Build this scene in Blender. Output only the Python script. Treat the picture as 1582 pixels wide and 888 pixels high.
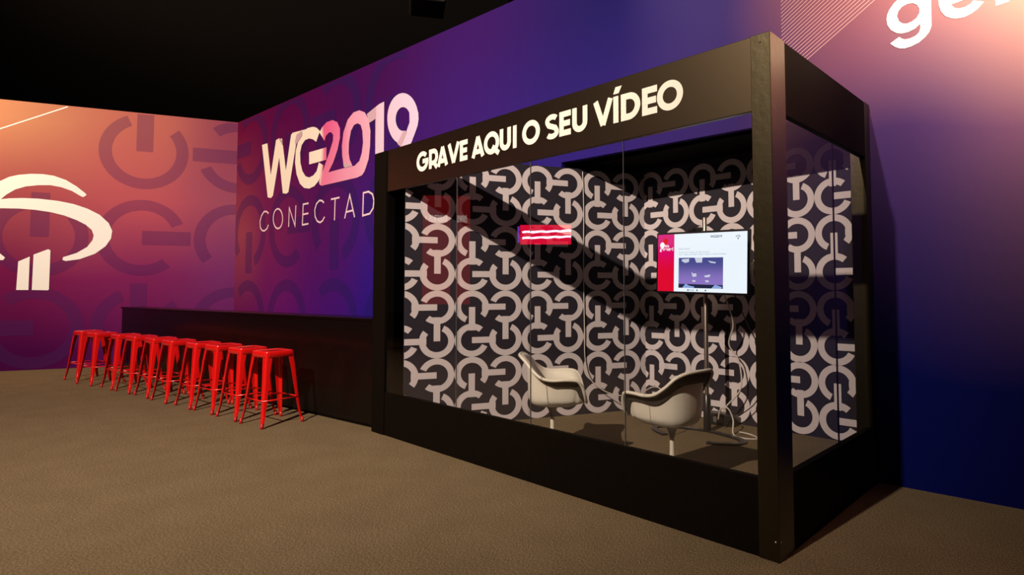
import bpy, bmesh, math, random
from mathutils import Vector, Matrix
from mathutils.geometry import tessellate_polygon
random.seed(7)
PI = math.pi
scene = bpy.context.scene
for o in list(bpy.data.objects):
    bpy.data.objects.remove(o)
COL = scene.collection

# ------------------------------------------------------------------ camera, world, lights, exposure
F_PX, PITCH, ROLL, YAW = 906.65, 0.04677, -0.0012, -0.76695
fwd = Vector((math.sin(YAW)*math.cos(PITCH), math.cos(YAW)*math.cos(PITCH), math.sin(PITCH)))
rgt = Vector((math.cos(YAW), -math.sin(YAW), 0.0))
upv = rgt.cross(fwd)
r2 = rgt*math.cos(ROLL) + upv*math.sin(ROLL)
u2 = -rgt*math.sin(ROLL) + upv*math.cos(ROLL)
cam_d = bpy.data.cameras.new('camera')
cam = bpy.data.objects.new('camera', cam_d)
COL.objects.link(cam)
m = Matrix((r2, u2, -fwd)).transposed().to_4x4()
m.translation = Vector((1.24033, -2.94101, 1.35858))
cam.matrix_world = m
cam_d.sensor_fit = 'HORIZONTAL'
cam_d.sensor_width = 36.0
cam_d.lens = F_PX*36.0/1582.0
cam_d.shift_x = -55.886/1582.0
cam_d.shift_y = -38.359/1582.0
cam_d.clip_start = 0.05
cam_d.clip_end = 200
scene.camera = cam

scene.view_settings.view_transform = 'Standard'
scene.view_settings.look = 'None'
scene.view_settings.gamma = 1.0
scene.view_settings.use_curve_mapping = False
scene.view_settings.exposure = 0.0

world = bpy.data.worlds.new('hall')
scene.world = world
world.use_nodes = True
world.node_tree.nodes['Background'].inputs[0].default_value = (0.80, 0.72, 1.0, 1)
world.node_tree.nodes['Background'].inputs[1].default_value = 0.008

def spot(name, loc, target, power, color, angle, blend, radius):
    d = bpy.data.lights.new(name, 'SPOT')
    d.energy = power; d.color = color
    d.spot_size = math.radians(angle); d.spot_blend = blend
    d.shadow_soft_size = radius
    o = bpy.data.objects.new(name, d)
    COL.objects.link(o)
    o.location = loc
    o.rotation_euler = (Vector(target)-Vector(loc)).to_track_quat('-Z', 'Y').to_euler()
    return o

KEY = (-0.62, -7.2, 6.42)
spot('key_spotlight', KEY, (-6.2, 1.2, 3.3), 6900, (1.0, 0.80, 0.61), 106, 1.0, 0.07)
spot('left_wall_washer', (-11.4, -5.6, 5.6), (-12.9, -3.2, 4.0), 1250, (1.0, 0.68, 0.38), 130, 1.0, 0.12)
spot('right_wall_washer', (1.75, 0.35, 4.45), (1.40, 1.79, 3.72), 1650, (1.0, 0.72, 0.46), 92, 1.0, 0.12)

# ------------------------------------------------------------------ mesh helpers
class MB:
    def __init__(s):
        s.v = []; s.f = []; s.mi = []; s.sm = []
    def add(s, vs, fs, mi=0, smooth=False):
        b = len(s.v); s.v += [tuple(v) for v in vs]
        for f in fs:
            s.f.append(tuple(b+i for i in f)); s.mi.append(mi); s.sm.append(smooth)
    def box(s, x0, x1, y0, y1, z0, z1, mi=0):
        vs = [(x, y, z) for z in (z0, z1) for y in (y0, y1) for x in (x0, x1)]
        s.add(vs, [(0,2,3,1),(4,5,7,6),(0,1,5,4),(2,6,7,3),(0,4,6,2),(1,3,7,5)], mi)
    def prism(s, pts, fn, d0, d1, mi=0):
        # pts: 2D outline, fn(a, b, d) -> 3D
        n = len(pts)
        vs = [fn(a, b, d0) for a, b in pts] + [fn(a, b, d1) for a, b in pts]
        tri = tessellate_polygon([[Vector((a, b, 0)) for a, b in pts]])
        fs = [tuple(t) for t in tri] + [tuple(i+n for i in reversed(t)) for t in tri]
        fs += [(i, (i+1) % n, (i+1) % n+n, i+n) for i in range(n)]
        s.add(vs, fs, mi)
    def flat(s, loops, fn, mi=0):
        tri = tessellate_polygon([[Vector((a, b, 0)) for a, b in l] for l in loops])
        pts = [p for l in loops for p in l]
        s.add([fn(a, b) for a, b in pts], [tuple(t) for t in tri], mi)
    def tube(s, pts, r, n=10, mi=0, closed=False):
        pts = [Vector(p) for p in pts]; k = len(pts)
        rs = r if isinstance(r, (list, tuple)) else [r]*k
        rings = []; prev = None
        for i, p in enumerate(pts):
            if closed: t = pts[(i+1) % k]-pts[i-1]
            else: t = pts[min(i+1, k-1)]-pts[max(i-1, 0)]
            t.normalize()
            if prev is None:
                a = Vector((0, 0, 1)) if abs(t.z) < .9 else Vector((1, 0, 0))
                u = t.cross(a).normalized()
            else:
                u = (prev-t*prev.dot(t)).normalized()
            prev = u; w = t.cross(u)
            rings.append([p+(u*math.cos(2*PI*j/n)+w*math.sin(2*PI*j/n))*rs[i] for j in range(n)])
        vs = [v for rg in rings for v in rg]; fs = []
        for i in range(k if closed else k-1):
            a = i*n; b = ((i+1) % k)*n
            for j in range(n):
                fs.append((a+j, a+(j+1) % n, b+(j+1) % n, b+j))
        if not closed:
            fs.append(tuple(reversed(range(n)))); fs.append(tuple((k-1)*n+j for j in range(n)))
        s.add(vs, fs, mi, True)
    def lathe(s, prof, n=40, mi=0):
        vs = []; fs = []
        for r, z in prof:
            vs += [(r*math.cos(2*PI*j/n), r*math.sin(2*PI*j/n), z) for j in range(n)]
        for i in range(len(prof)-1):
            for j in range(n):
                fs.append((i*n+j, i*n+(j+1) % n, (i+1)*n+(j+1) % n, (i+1)*n+j))
        s.add(vs, fs, mi, True)
    def build(s, name, mats, parent=None, bevel=0, loc=None, rot=None):
        me = bpy.data.meshes.new(name)
        me.from_pydata(s.v, [], s.f)
        mats = mats if isinstance(mats, (list, tuple)) else [mats]
        for mt in mats: me.materials.append(mt)
        me.polygons.foreach_set('material_index', s.mi)
        me.polygons.foreach_set('use_smooth', s.sm)
        bm = bmesh.new(); bm.from_mesh(me)
        bmesh.ops.recalc_face_normals(bm, faces=bm.faces[:])
        bm.to_mesh(me); bm.free()
        o = bpy.data.objects.new(name, me); COL.objects.link(o)
        if parent is not None: o.parent = parent
        if loc: o.location = loc
        if rot: o.rotation_euler = rot
        if bevel:
            bv = o.modifiers.new('bevel', 'BEVEL'); bv.width = bevel; bv.segments = 2; bv.limit_method = 'ANGLE'
        return o

def thing(name, label, cat, loc=(0, 0, 0), rotz=0.0, group=None):
    o = bpy.data.objects.new(name, None); COL.objects.link(o)
    o.empty_display_size = .1
    o.location = loc; o.rotation_euler = (0, 0, rotz)
    return tag(o, label, cat, group)
def tag(o, label, cat, group=None):
    o['label'] = label; o['category'] = cat
    if group: o['group'] = group
    return o
def struct(o, label=None):
    o['kind'] = 'structure'
    if label: o['label'] = label; o['category'] = 'structure'
    return o
def dup(root, loc, rotz, label, group=None):
    r = root.copy(); COL.objects.link(r); r.location = loc; r.rotation_euler = (0, 0, rotz)
    r['label'] = label
    if group: r['group'] = group
    for ch in list(root.children):
        c = ch.copy(); COL.objects.link(c); c.parent = r
        for g in list(ch.children):
            d = g.copy(); COL.objects.link(d); d.parent = c
    return r

def ribbon(mb, pts, w, fn, mi=0, closed=False, cap=0.0):
    # flat stroke of constant width along a 2D polyline (mitred joints)
    P = [Vector((a, b)) for a, b in pts]
    if closed and (P[0]-P[-1]).length < 1e-6: P = P[:-1]
    k = len(P)
    if cap and not closed:
        P[0] = P[0]+(P[0]-P[1]).normalized()*cap; P[-1] = P[-1]+(P[-1]-P[-2]).normalized()*cap
    L = []; R = []
    for i in range(k):
        if closed: a, b = P[i]-P[i-1], P[(i+1) % k]-P[i]
        else:
            a = P[i]-P[i-1] if i else P[1]-P[0]
            b = P[i+1]-P[i] if i < k-1 else P[i]-P[i-1]
        a = a.normalized(); b = b.normalized()
        n1 = Vector((-a.y, a.x)); n2 = Vector((-b.y, b.x))
        mt = n1+n2
        if mt.length < .2: mt = n1
        mt.normalize(); d = max(.38, mt.dot(n1))
        L.append(P[i]+mt*(w/2/d)); R.append(P[i]-mt*(w/2/d))
    vs = [fn(p.x, p.y) for p in L]+[fn(p.x, p.y) for p in R]
    fs = [(i, i+k, (i+1) % k+k, (i+1) % k) for i in range(k if closed else k-1)]
    mb.add(vs, fs, mi)

def arc(cx, cy, rx, ry, a0, a1, n=20):
    return [(cx+rx*math.cos(math.radians(a0+(a1-a0)*i/n)), cy+ry*math.sin(math.radians(a0+(a1-a0)*i/n))) for i in range(n+1)]

def glyph(ch, w, h, t):
    """stroke centre lines of one upper-case letter in a w x h box, stroke t"""
    e = t/2; x0, x1, y0, y1 = e, w-e, e, h-e; cx, cy = w/2, h/2
    rx, ry = w/2-e, h/2-e
    if ch == 'O': return [arc(cx, cy, rx, ry, 0, 360, 36)]
    if ch == 'Q': return [arc(cx, cy, rx, ry, 0, 360, 36), [(cx+.05*w, cy-.18*h), (w-.02*w, -.02*h)]]
    if ch == 'G': return [arc(cx, cy, rx, ry, 42, 360, 30)[:], [(w-e, cy-.02*h), (w-e, cy)], [(w, cy), (cx+.02*w, cy)]]
    if ch == 'C': return [arc(cx, cy, rx, ry, 45, 315, 30)]
    if ch == 'I': return [[(cx, 0), (cx, h)]]
    if ch == 'E': return [[(x0, 0), (x0, h)], [(0, y1), (w, y1)], [(0, cy), (w*.93, cy)], [(0, y0), (w, y0)]]
    if ch == 'H': return [[(x0, 0), (x0, h)], [(x1, 0), (x1, h)], [(x0, cy), (x1, cy)]]
    if ch == 'N': return [[(x0, 0), (x0, h)], [(x1, 0), (x1, h)], [(x0, h-e*.6), (x1, e*.6)]]
    if ch == 'A': return [[(e*.9, 0), (cx, h-e*.3)], [(w-e*.9, 0), (cx, h-e*.3)], [(w*.22, h*.26), (w*.78, h*.26)]]
    if ch == 'V': return [[(e*.9, h), (cx, e*.3)], [(w-e*.9, h), (cx, e*.3)]]
    if ch == 'U':
        r = w/2-e
        return [[(x0, h)]+[(cx+r*math.cos(a), r+e+r*math.sin(a)) for a in [PI+PI*i/16 for i in range(17)]]+[(x1, h)]]
    if ch == 'R':
        r = h*.27
        return [[(x0, 0), (x0, h)], [(0, y1), (w-r-e, y1)]+[(w-r-e+r*math.cos(a)*1.0, h-e-(h*.30)+h*.30*math.sin(a)) for a in [PI/2-PI*i/12 for i in range(1, 13)]]+[(0, h-e-h*.60)], [(w*.48, h*.36), (w-e*.7, 0)]]
    if ch == 'B':
        q = h/4-e/2
        return [[(x0, 0), (x0, h)], [(0, y1)]+[(w*.55+(w*.40-e)*math.cos(a), h-e-q+q*math.sin(a)) for a in [PI/2-PI*i/12 for i in range(13)]]+[(0, cy)], [(0, cy)]+[(w*.55+(w*.45-e)*math.cos(a), e+q+q*math.sin(a)) for a in [PI/2-PI*i/12 for i in range(13)]]+[(0, y0)]]
    if ch == 'D': return [[(x0, 0), (x0, h)], [(0, y1), (w*.42, y1)]+[(w*.42+(w*.58-e)*math.cos(a), cy+ry*math.sin(a)) for a in [PI/2-PI*i/18 for i in range(1, 19)]]+[(0, y0)]]
    if ch == 'S':
        pts = arc(cx, h*.73, rx, h*.27-e, 30, 200, 14)+[(x0+.12*w, h*.565), (cx, cy), (x1-.12*w, h*.435)]+arc(cx, h*.27, rx, h*.27-e, 20, -150, 14)
        return [pts]
    if ch == '>': return [[(0, cy), (w, cy)], [(w*.55, h*.88), (w-e, cy), (w*.55, h*.12)]]
    return []

def clip(poly, a0, a1, b0, b1):
    for ax, lim, sg in ((0, a0, 1), (0, a1, -1), (1, b0, 1), (1, b1, -1)):
        out = []
        for i in range(len(poly)):
            p, q = poly[i-1], poly[i]
            ip, iq = sg*(p[ax]-lim) >= 0, sg*(q[ax]-lim) >= 0
            if ip != iq:
                t = (lim-p[ax])/(q[ax]-p[ax]); out.append((p[0]+t*(q[0]-p[0]), p[1]+t*(q[1]-p[1])))
            if iq: out.append(q)
        poly = out
        if len(poly) < 3: return []
    return poly

def power_ring(mb, cx, cz, rx, rz, stem, fn, lim, mi=0, t=.36, g0=-24, g1=50, reach=1.42, mirror=False, bar=True):
    """ring with a gap and a bar that leaves its centre towards `stem` degrees"""
    def put(pl, lift=0.0):
        pl = clip(pl, *lim)
        if pl: mb.add([fn(a, b, lift) for a, b in pl], [tuple(range(len(pl)))], mi)
    if mirror: g0, g1 = -g1, -g0
    a0 = stem+g1; a1 = stem+360+g0; n = 40
    for i in range(n):
        A = math.radians(a0+(a1-a0)*i/n); B = math.radians(a0+(a1-a0)*(i+1)/n)
        put([(cx+rx*q*math.cos(w), cz+rz*q*math.sin(w)) for q, w in ((1, A), (1, B), (1-t, B), (1-t, A))])
    if not bar: return
    c, s_ = math.cos(math.radians(stem)), math.sin(math.radians(stem)); h = .185
    put([(cx+rx*(c*u-s_*v), cz+rz*(s_*u+c*v)) for u, v in ((0, -h), (reach, -h), (reach, h), (0, h))], .0006)

# ------------------------------------------------------------------ materials
def nmat(name):
    mt = bpy.data.materials.new(name); mt.use_nodes = True
    nt = mt.node_tree
    return mt, nt, nt.nodes['Principled BSDF']
def lin(c):
    return tuple((x/12.92 if x <= .04045 else ((x+.055)/1.055)**2.4) for x in [v/255 for v in c])+(1,)
def plain(name, rgb, rough=.5, metal=0, spec=.5, bump=0, bscale=40, var=0, coat=0, tint=None):
    mt, nt, b = nmat(name)
    b.inputs['Base Color'].default_value = tuple(rgb)+(1,)
    b.inputs['Roughness'].default_value = rough; b.inputs['Metallic'].default_value = metal
    b.inputs['Specular IOR Level'].default_value = spec
    b.inputs['Coat Weight'].default_value = coat
    if tint: b.inputs['Specular Tint'].default_value = tuple(tint)+(1,)
    tc = nt.nodes.new('ShaderNodeTexCoord')
    nz = nt.nodes.new('ShaderNodeTexNoise'); nz.inputs['Scale'].default_value = bscale; nz.inputs['Detail'].default_value = 4
    nt.links.new(tc.outputs['Object'], nz.inputs['Vector'])
    if var:
        mx = nt.nodes.new('ShaderNodeMix'); mx.data_type = 'RGBA'
        mx.inputs[6].default_value = tuple(c*(1-var) for c in rgb)+(1,); mx.inputs[7].default_value = tuple(min(1, c*(1+var)) for c in rgb)+(1,)
        nt.links.new(nz.outputs[0], mx.inputs[0]); nt.links.new(mx.outputs[2], b.inputs['Base Color'])
    if bump:
        bp = nt.nodes.new('ShaderNodeBump'); bp.inputs['Strength'].default_value = bump; bp.inputs['Distance'].default_value = .004
        nt.links.new(nz.outputs[0], bp.inputs['Height']); nt.links.new(bp.outputs[0], b.inputs['Normal'])
    return mt
def emit(name, rgb, s):
    mt, nt, b = nmat(name)
    b.inputs['Base Color'].default_value = (.01, .01, .01, 1); b.inputs['Roughness'].default_value = .3
    b.inputs['Emission Color'].default_value = tuple(rgb)+(1,); b.inputs['Emission Strength'].default_value = s
    return mt
def ramp(nt, src, stops):
    r = nt.nodes.new('ShaderNodeValToRGB'); r.color_ramp.interpolation = 'EASE'
    el = r.color_ramp.elements
    while len(el) < len(stops): el.new(.5)
    for e, (p, c) in zip(el, stops):
        e.position = p; e.color = tuple(c)+(1,)
    nt.links.new(src, r.inputs[0]); return r
def maprange(nt, src, a, b):
    n = nt.nodes.new('ShaderNodeMapRange'); n.inputs[1].default_value = a; n.inputs[2].default_value = b
    nt.links.new(src, n.inputs[0]); return n.outputs[0]
def print_mat(name, s0, s1, rows, tint=None, tf=0.0, rough=.85, weave=1.0):
    """fabric print: colour ramps along the wall at several heights, blended by height (local x = along wall, z = up)"""
    mt, nt, b = nmat(name)
    tc = nt.nodes.new('ShaderNodeTexCoord'); sp = nt.nodes.new('ShaderNodeSeparateXYZ')
    # slow wobble so that the gradient flows like the print's soft colour clouds
    nz = nt.nodes.new('ShaderNodeTexNoise'); nz.inputs['Scale'].default_value = .45; nz.inputs['Detail'].default_value = 1.5
    nt.links.new(tc.outputs['Object'], nz.inputs['Vector'])
    sb = nt.nodes.new('ShaderNodeVectorMath'); sb.operation = 'SUBTRACT'; sb.inputs[1].default_value = (.5, .5, .5)
    nt.links.new(nz.outputs[1], sb.inputs[0])
    sc = nt.nodes.new('ShaderNodeVectorMath'); sc.operation = 'SCALE'; sc.inputs['Scale'].default_value = .9
    nt.links.new(sb.outputs[0], sc.inputs[0])
    ad = nt.nodes.new('ShaderNodeVectorMath'); ad.operation = 'ADD'
    nt.links.new(tc.outputs['Object'], ad.inputs[0]); nt.links.new(sc.outputs[0], ad.inputs[1])
    nt.links.new(ad.outputs[0], sp.inputs[0])
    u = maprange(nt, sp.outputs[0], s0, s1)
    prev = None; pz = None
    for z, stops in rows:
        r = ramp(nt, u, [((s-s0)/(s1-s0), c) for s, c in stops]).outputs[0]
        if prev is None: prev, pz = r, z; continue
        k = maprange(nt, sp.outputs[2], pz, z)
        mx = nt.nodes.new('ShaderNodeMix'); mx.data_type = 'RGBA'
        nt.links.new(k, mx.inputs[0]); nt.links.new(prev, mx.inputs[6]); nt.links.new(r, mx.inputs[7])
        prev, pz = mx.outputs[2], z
    if tint:
        mx = nt.nodes.new('ShaderNodeMix'); mx.data_type = 'RGBA'; mx.inputs[0].default_value = tf
        mx.inputs[7].default_value = tuple(tint)+(1,); nt.links.new(prev, mx.inputs[6]); prev = mx.outputs[2]
    nt.links.new(prev, b.inputs['Base Color'])
    b.inputs['Roughness'].default_value = rough; b.inputs['Specular IOR Level'].default_value = .05
    wv = nt.nodes.new('ShaderNodeTexNoise'); wv.inputs['Scale'].default_value = 160; wv.inputs['Detail'].default_value = 3
    mp = nt.nodes.new('ShaderNodeMapping'); mp.inputs['Scale'].default_value = (1, 1, .12)
    nt.links.new(tc.outputs['Object'], mp.inputs['Vector']); nt.links.new(mp.outputs[0], wv.inputs['Vector'])
    bp = nt.nodes.new('ShaderNodeBump'); bp.inputs['Strength'].default_value = .25*weave; bp.inputs['Distance'].default_value = .003
    nt.links.new(wv.outputs[0], bp.inputs['Height']); nt.links.new(bp.outputs[0], b.inputs['Normal'])
    return mt

# ------------------------------------------------------------------ print outlines (along-wall, height) in metres
LOGO_W = [[(-9.949,4.024),(-9.731,4.019),(-9.462,3.04),(-9.538,3.003),(-9.671,3.028)],[(-9.672,3.041),(-9.581,3.369),(-9.389,4.02),(-9.275,4.033),(-9.159,3.99),(-9.462,3.049),(-9.552,3.01)],[(-9.338,4.026),(-9.16,4.008),(-8.887,3.051),(-8.946,3.017),(-9.094,3.039)],[(-9.094,3.05),(-8.83,4.021),(-8.747,4.042),(-8.593,3.997),(-8.886,3.039),(-8.958,3.018)],[(-8.795,4.044),(-8.016,4.006),(-8.031,3.954),(-8.429,3.935),(-8.644,3.808),(-8.67,3.884),(-8.638,3.965)]]
LOGO_G = [[(-7.858,3.907),(-7.962,3.98),(-8.098,4.021),(-8.264,4.029),(-8.431,3.986),(-8.57,3.868),(-8.651,3.71),(-8.667,3.512),(-8.606,3.304),(-8.484,3.133),(-8.339,3.046),(-8.172,3.016),(-8.01,3.036),(-7.879,3.102),(-7.777,3.197),(-7.73,3.338),(-7.873,3.404),(-7.938,3.272),(-8.043,3.217),(-8.178,3.199),(-8.302,3.237),(-8.407,3.334),(-8.481,3.485),(-8.499,3.657),(-8.452,3.777),(-8.341,3.843),(-8.202,3.848),(-8.08,3.813),(-7.97,3.754)],[(-8.193,3.616),(-7.646,3.612),(-7.64,3.413),(-8.186,3.415)]]
LOGO_TWO = [[(-7.868,3.886),(-7.787,3.959),(-7.649,4.014),(-7.472,4.013),(-7.332,3.954),(-7.251,3.843),(-7.246,3.699),(-7.309,3.527),(-7.427,3.348),(-7.573,3.204),(-7.72,3.013),(-7.798,3.022),(-7.852,3.071),(-7.843,3.124),(-7.703,3.307),(-7.557,3.512),(-7.452,3.681),(-7.445,3.772),(-7.506,3.828),(-7.577,3.835),(-7.668,3.797),(-7.706,3.723)],[(-7.573,3.204),(-7.132,3.208),(-6.749,3.201),(-6.607,3.23),(-6.552,3.087),(-6.625,3.035),(-6.78,3.018),(-7.746,3.016),(-7.829,3.036),(-7.852,3.077),(-7.725,3.19)]]
LOGO_ZERO = [[(-7.08,3.209),(-7.118,3.239),(-7.171,3.401),(-7.185,3.559),(-7.147,3.759),(-7.034,3.932),(-6.874,4.015),(-6.715,4.014),(-6.572,3.955),(-6.47,3.836),(-6.418,3.655),(-6.422,3.435),(-6.456,3.245),(-6.539,3.11),(-6.647,3.038),(-6.744,3.018),(-6.876,3.206),(-6.821,3.203),(-6.696,3.256),(-6.633,3.37),(-6.606,3.515),(-6.627,3.692),(-6.674,3.788),(-6.756,3.828),(-6.855,3.821),(-6.936,3.747),(-6.987,3.578),(-6.992,3.426),(-6.961,3.319),(-6.885,3.217)]]
LOGO_ONE = [[(-6.515,3.919),(-6.199,4.002),(-6.084,4.011),(-6.078,3.294),(-6.287,3.283),(-6.294,3.803),(-6.447,3.773)]]
LOGO_NINE = [[(-5.543,3.326),(-5.61,3.326),(-5.679,3.339),(-5.747,3.366),(-5.812,3.406),(-5.871,3.456),(-5.921,3.516),(-5.961,3.583),(-5.988,3.655),(-6.001,3.727),(-6.0,3.798),(-5.985,3.865),(-5.956,3.924),(-5.915,3.973),(-5.863,4.01),(-5.803,4.034),(-5.737,4.044),(-5.668,4.041),(-5.599,4.023),(-5.532,3.993),(-5.47,3.951),(-5.415,3.899),(-5.369,3.84),(-5.333,3.775),(-5.309,3.707),(-5.477,3.688),(-5.489,3.72),(-5.506,3.75),(-5.528,3.778),(-5.555,3.802),(-5.584,3.821),(-5.616,3.835),(-5.649,3.842),(-5.681,3.844),(-5.712,3.839),(-5.74,3.827),(-5.764,3.81),(-5.783,3.787),(-5.796,3.76),(-5.803,3.73),(-5.804,3.698),(-5.798,3.664),(-5.785,3.632),(-5.767,3.601),(-5.744,3.573),(-5.717,3.549),(-5.686,3.531),(-5.654,3.518),(-5.621,3.511),(-5.589,3.51)],[(-5.499,3.787),(-5.301,3.702),(-5.293,3.611),(-5.313,3.525),(-5.376,3.424),(-5.465,3.292),(-5.678,3.301),(-5.561,3.49),(-5.488,3.603)]]
CONECTAD = [[(-9.624,2.734),(-9.706,2.777),(-9.807,2.783),(-9.906,2.718),(-9.963,2.615),(-9.944,2.506),(-9.873,2.446),(-9.777,2.431),(-9.672,2.466),(-9.622,2.529)],[(-9.081,2.597),(-9.085,2.553),(-9.101,2.512),(-9.127,2.479),(-9.162,2.454),(-9.204,2.44),(-9.249,2.437),(-9.296,2.446),(-9.339,2.466),(-9.378,2.497),(-9.408,2.535),(-9.428,2.579),(-9.436,2.625),(-9.432,2.67),(-9.416,2.711),(-9.389,2.745),(-9.353,2.77),(-9.31,2.784),(-9.265,2.785),(-9.218,2.775),(-9.175,2.754),(-9.138,2.723),(-9.108,2.685),(-9.089,2.642),(-9.081,2.597)],[(-8.856,2.438),(-8.845,2.764),(-8.631,2.439),(-8.615,2.783)],[(-8.185,2.778),(-8.363,2.776),(-8.379,2.438),(-8.179,2.442)],[(-8.368,2.609),(-8.185,2.613)],[(-7.695,2.738),(-7.764,2.78),(-7.842,2.787),(-7.93,2.742),(-7.98,2.652),(-7.966,2.543),(-7.894,2.461),(-7.804,2.433),(-7.727,2.457),(-7.667,2.513)],[(-7.484,2.77),(-7.234,2.773)],[(-7.36,2.773),(-7.37,2.434)],[(-7.077,2.439),(-6.947,2.781),(-6.806,2.437)],[(-7.038,2.532),(-6.845,2.543)],[(-6.588,2.441),(-6.579,2.771),(-6.445,2.776),(-6.346,2.729),(-6.306,2.633),(-6.325,2.527),(-6.408,2.455),(-6.588,2.441)]]
TREE = [[(3.579,3.231),(3.459,3.312),(3.337,3.356),(3.171,3.387),(3.002,3.395),(2.852,3.379),(2.676,3.316),(2.519,3.212),(2.388,3.097),(2.369,3.068),(2.414,3.027),(2.448,3.038),(2.583,3.126),(2.737,3.183),(2.889,3.208),(3.059,3.196),(3.227,3.163),(3.37,3.1),(3.49,3.0),(3.553,2.925),(3.626,2.808),(3.683,2.687),(3.764,2.709),(3.761,2.918),(3.696,3.092)],[(3.629,2.907),(3.447,2.942),(3.262,2.958),(3.052,2.96),(2.773,2.937),(2.554,2.895),(2.353,2.824),(2.17,2.723),(2.03,2.577),(1.974,2.44),(1.988,2.3),(2.064,2.159),(2.218,2.018),(2.437,1.917),(2.633,1.881),(2.681,1.899),(2.674,1.948),(2.485,2.025),(2.333,2.138),(2.259,2.264),(2.245,2.347),(2.275,2.442),(2.367,2.534),(2.502,2.611),(2.679,2.684),(2.875,2.734),(3.088,2.763),(3.297,2.773),(3.564,2.766),(3.685,2.749),(3.754,2.735),(3.768,2.852)],[(3.764,2.735),(3.685,2.749),(3.717,2.503),(3.7,2.295),(3.622,2.089),(3.539,1.995),(3.469,1.926),(3.49,1.883),(3.535,1.88),(3.638,1.959),(3.744,2.125),(3.801,2.343),(3.798,2.551)],[(3.289,1.861),(3.136,1.949),(3.136,1.372),(3.302,1.372)],[(3.085,1.984),(2.887,2.082),(2.854,2.065),(2.855,1.383),(2.867,1.367),(3.09,1.372)]]
STRIPE = [(4.107,3.862),(2.658,4.647)]
GER = [[[(0.128,3.293),(0.132,3.324),(0.147,3.359),(0.174,3.394),(0.215,3.428),(0.258,3.442),(0.3,3.442),(0.335,3.427),(0.338,3.447),(0.4,3.447),(0.397,3.169),(0.382,3.128),(0.355,3.098),(0.32,3.073),(0.272,3.058),(0.236,3.055),(0.206,3.062),(0.176,3.081),(0.147,3.114),(0.203,3.145),(0.22,3.127),(0.241,3.116),(0.268,3.116),(0.303,3.125),(0.325,3.145),(0.332,3.171),(0.332,3.203),(0.299,3.177),(0.257,3.165),(0.221,3.166),(0.19,3.177),(0.154,3.209),(0.133,3.251)],[(0.193,3.298),(0.202,3.331),(0.225,3.356),(0.259,3.367),(0.292,3.362),(0.318,3.341),(0.331,3.308),(0.328,3.277),(0.31,3.248),(0.282,3.232),(0.252,3.226),(0.228,3.234),(0.205,3.257)]],[[(0.441,3.335),(0.444,3.293),(0.454,3.252),(0.478,3.211),(0.511,3.186),(0.544,3.175),(0.582,3.173),(0.62,3.184),(0.655,3.205),(0.689,3.242),(0.635,3.268),(0.616,3.25),(0.586,3.239),(0.554,3.239),(0.529,3.251),(0.511,3.281),(0.692,3.303),(0.688,3.354),(0.663,3.403),(0.621,3.434),(0.568,3.44),(0.518,3.423),(0.472,3.387)],[(0.509,3.327),(0.516,3.352),(0.544,3.377),(0.582,3.387),(0.614,3.373),(0.624,3.339)]],[[(0.748,3.194),(0.817,3.201),(0.817,3.336),(0.857,3.386),(0.891,3.387),(0.889,3.459),(0.854,3.459),(0.821,3.426),(0.819,3.452),(0.752,3.447)]]]
LOGO_FOLD = [[(-6.506,3.915),(-6.29,3.969),(-6.29,3.802),(-6.442,3.775)],[(-5.678,3.301),(-5.538,3.491),(-5.621,3.513),(-5.755,3.36)],[(-7.08,3.209),(-7.118,3.234),(-7.135,3.319),(-6.894,3.218),(-6.876,3.206)],[(-9.275,4.033),(-9.159,3.99),(-9.104,3.869),(-9.222,3.977)],[(-8.644,3.808),(-8.669,3.87),(-8.615,3.984),(-8.432,4.014),(-8.429,3.935)]]

# ------------------------------------------------------------------ palette
BLACK_PAINT = plain('black_paint', (.0042, .0030, .0022), .60, spec=.035, bump=.12, bscale=30, var=.25)
BLACK_MDF = plain('black_painted_board', (.0026, .0021, .0012), .34, spec=.78, tint=(1, .84, .52), bump=.2, bscale=22, var=.35)
BLACK_VINYL = plain('black_vinyl', (.0030, .0018, .0014), .36, spec=.82, tint=(1, .76, .50), bump=.06, bscale=300)
BLACK_GLOSS = plain('black_laminate', (.0035, .0022, .0020), .25, spec=.2, bump=.02, bscale=8)
BLACK_VOID = plain('black_drape', (.055, .05, .05), .95, spec=.1, bump=.1, bscale=6)
CREAM = plain('cream_vinyl', (.76, .71, .66), .7, spec=.3)
WHITE_PRINT = plain('white_print', (.84, .87, .94), .8, spec=.2)
PINK_WHITE = plain('pale_pink_print', (.80, .62, .74), .8, spec=.2)
RED_METAL = plain('red_powder_coat', (.60, .006, .006), .22, spec=.55, coat=.3)
RED_RUBBER = plain('red_foot', (.42, .006, .006), .5)
CHAIR_WHITE = plain('white_fibreglass', (.74, .70, .62), .38, spec=.45, bump=.03, bscale=12, var=.05)
CHAIR_GREY = plain('charcoal_grey', (.030, .024, .023), .85, bump=.3, bscale=120)
PANEL_DARK = plain('dark_wallpaper', (.020, .016, .027), .8, spec=.25, bump=.05, bscale=200)
PANEL_RING = plain('grey_mauve_print', (.60, .54, .59), .85, spec=.2, bump=.05, bscale=200)
STEEL = plain('brushed_steel', (.45, .40, .34), .35, metal=1)
BLACK_PLASTIC = plain('black_plastic', (.012, .012, .014), .3)
CABLE_WHITE = plain('white_cable', (.55, .50, .46), .5)
CABLE_BLACK = plain('black_cable', (.012, .011, .011), .5)
SCREW = plain('screw_metal', (.5, .48, .45), .35, metal=1)

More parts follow.
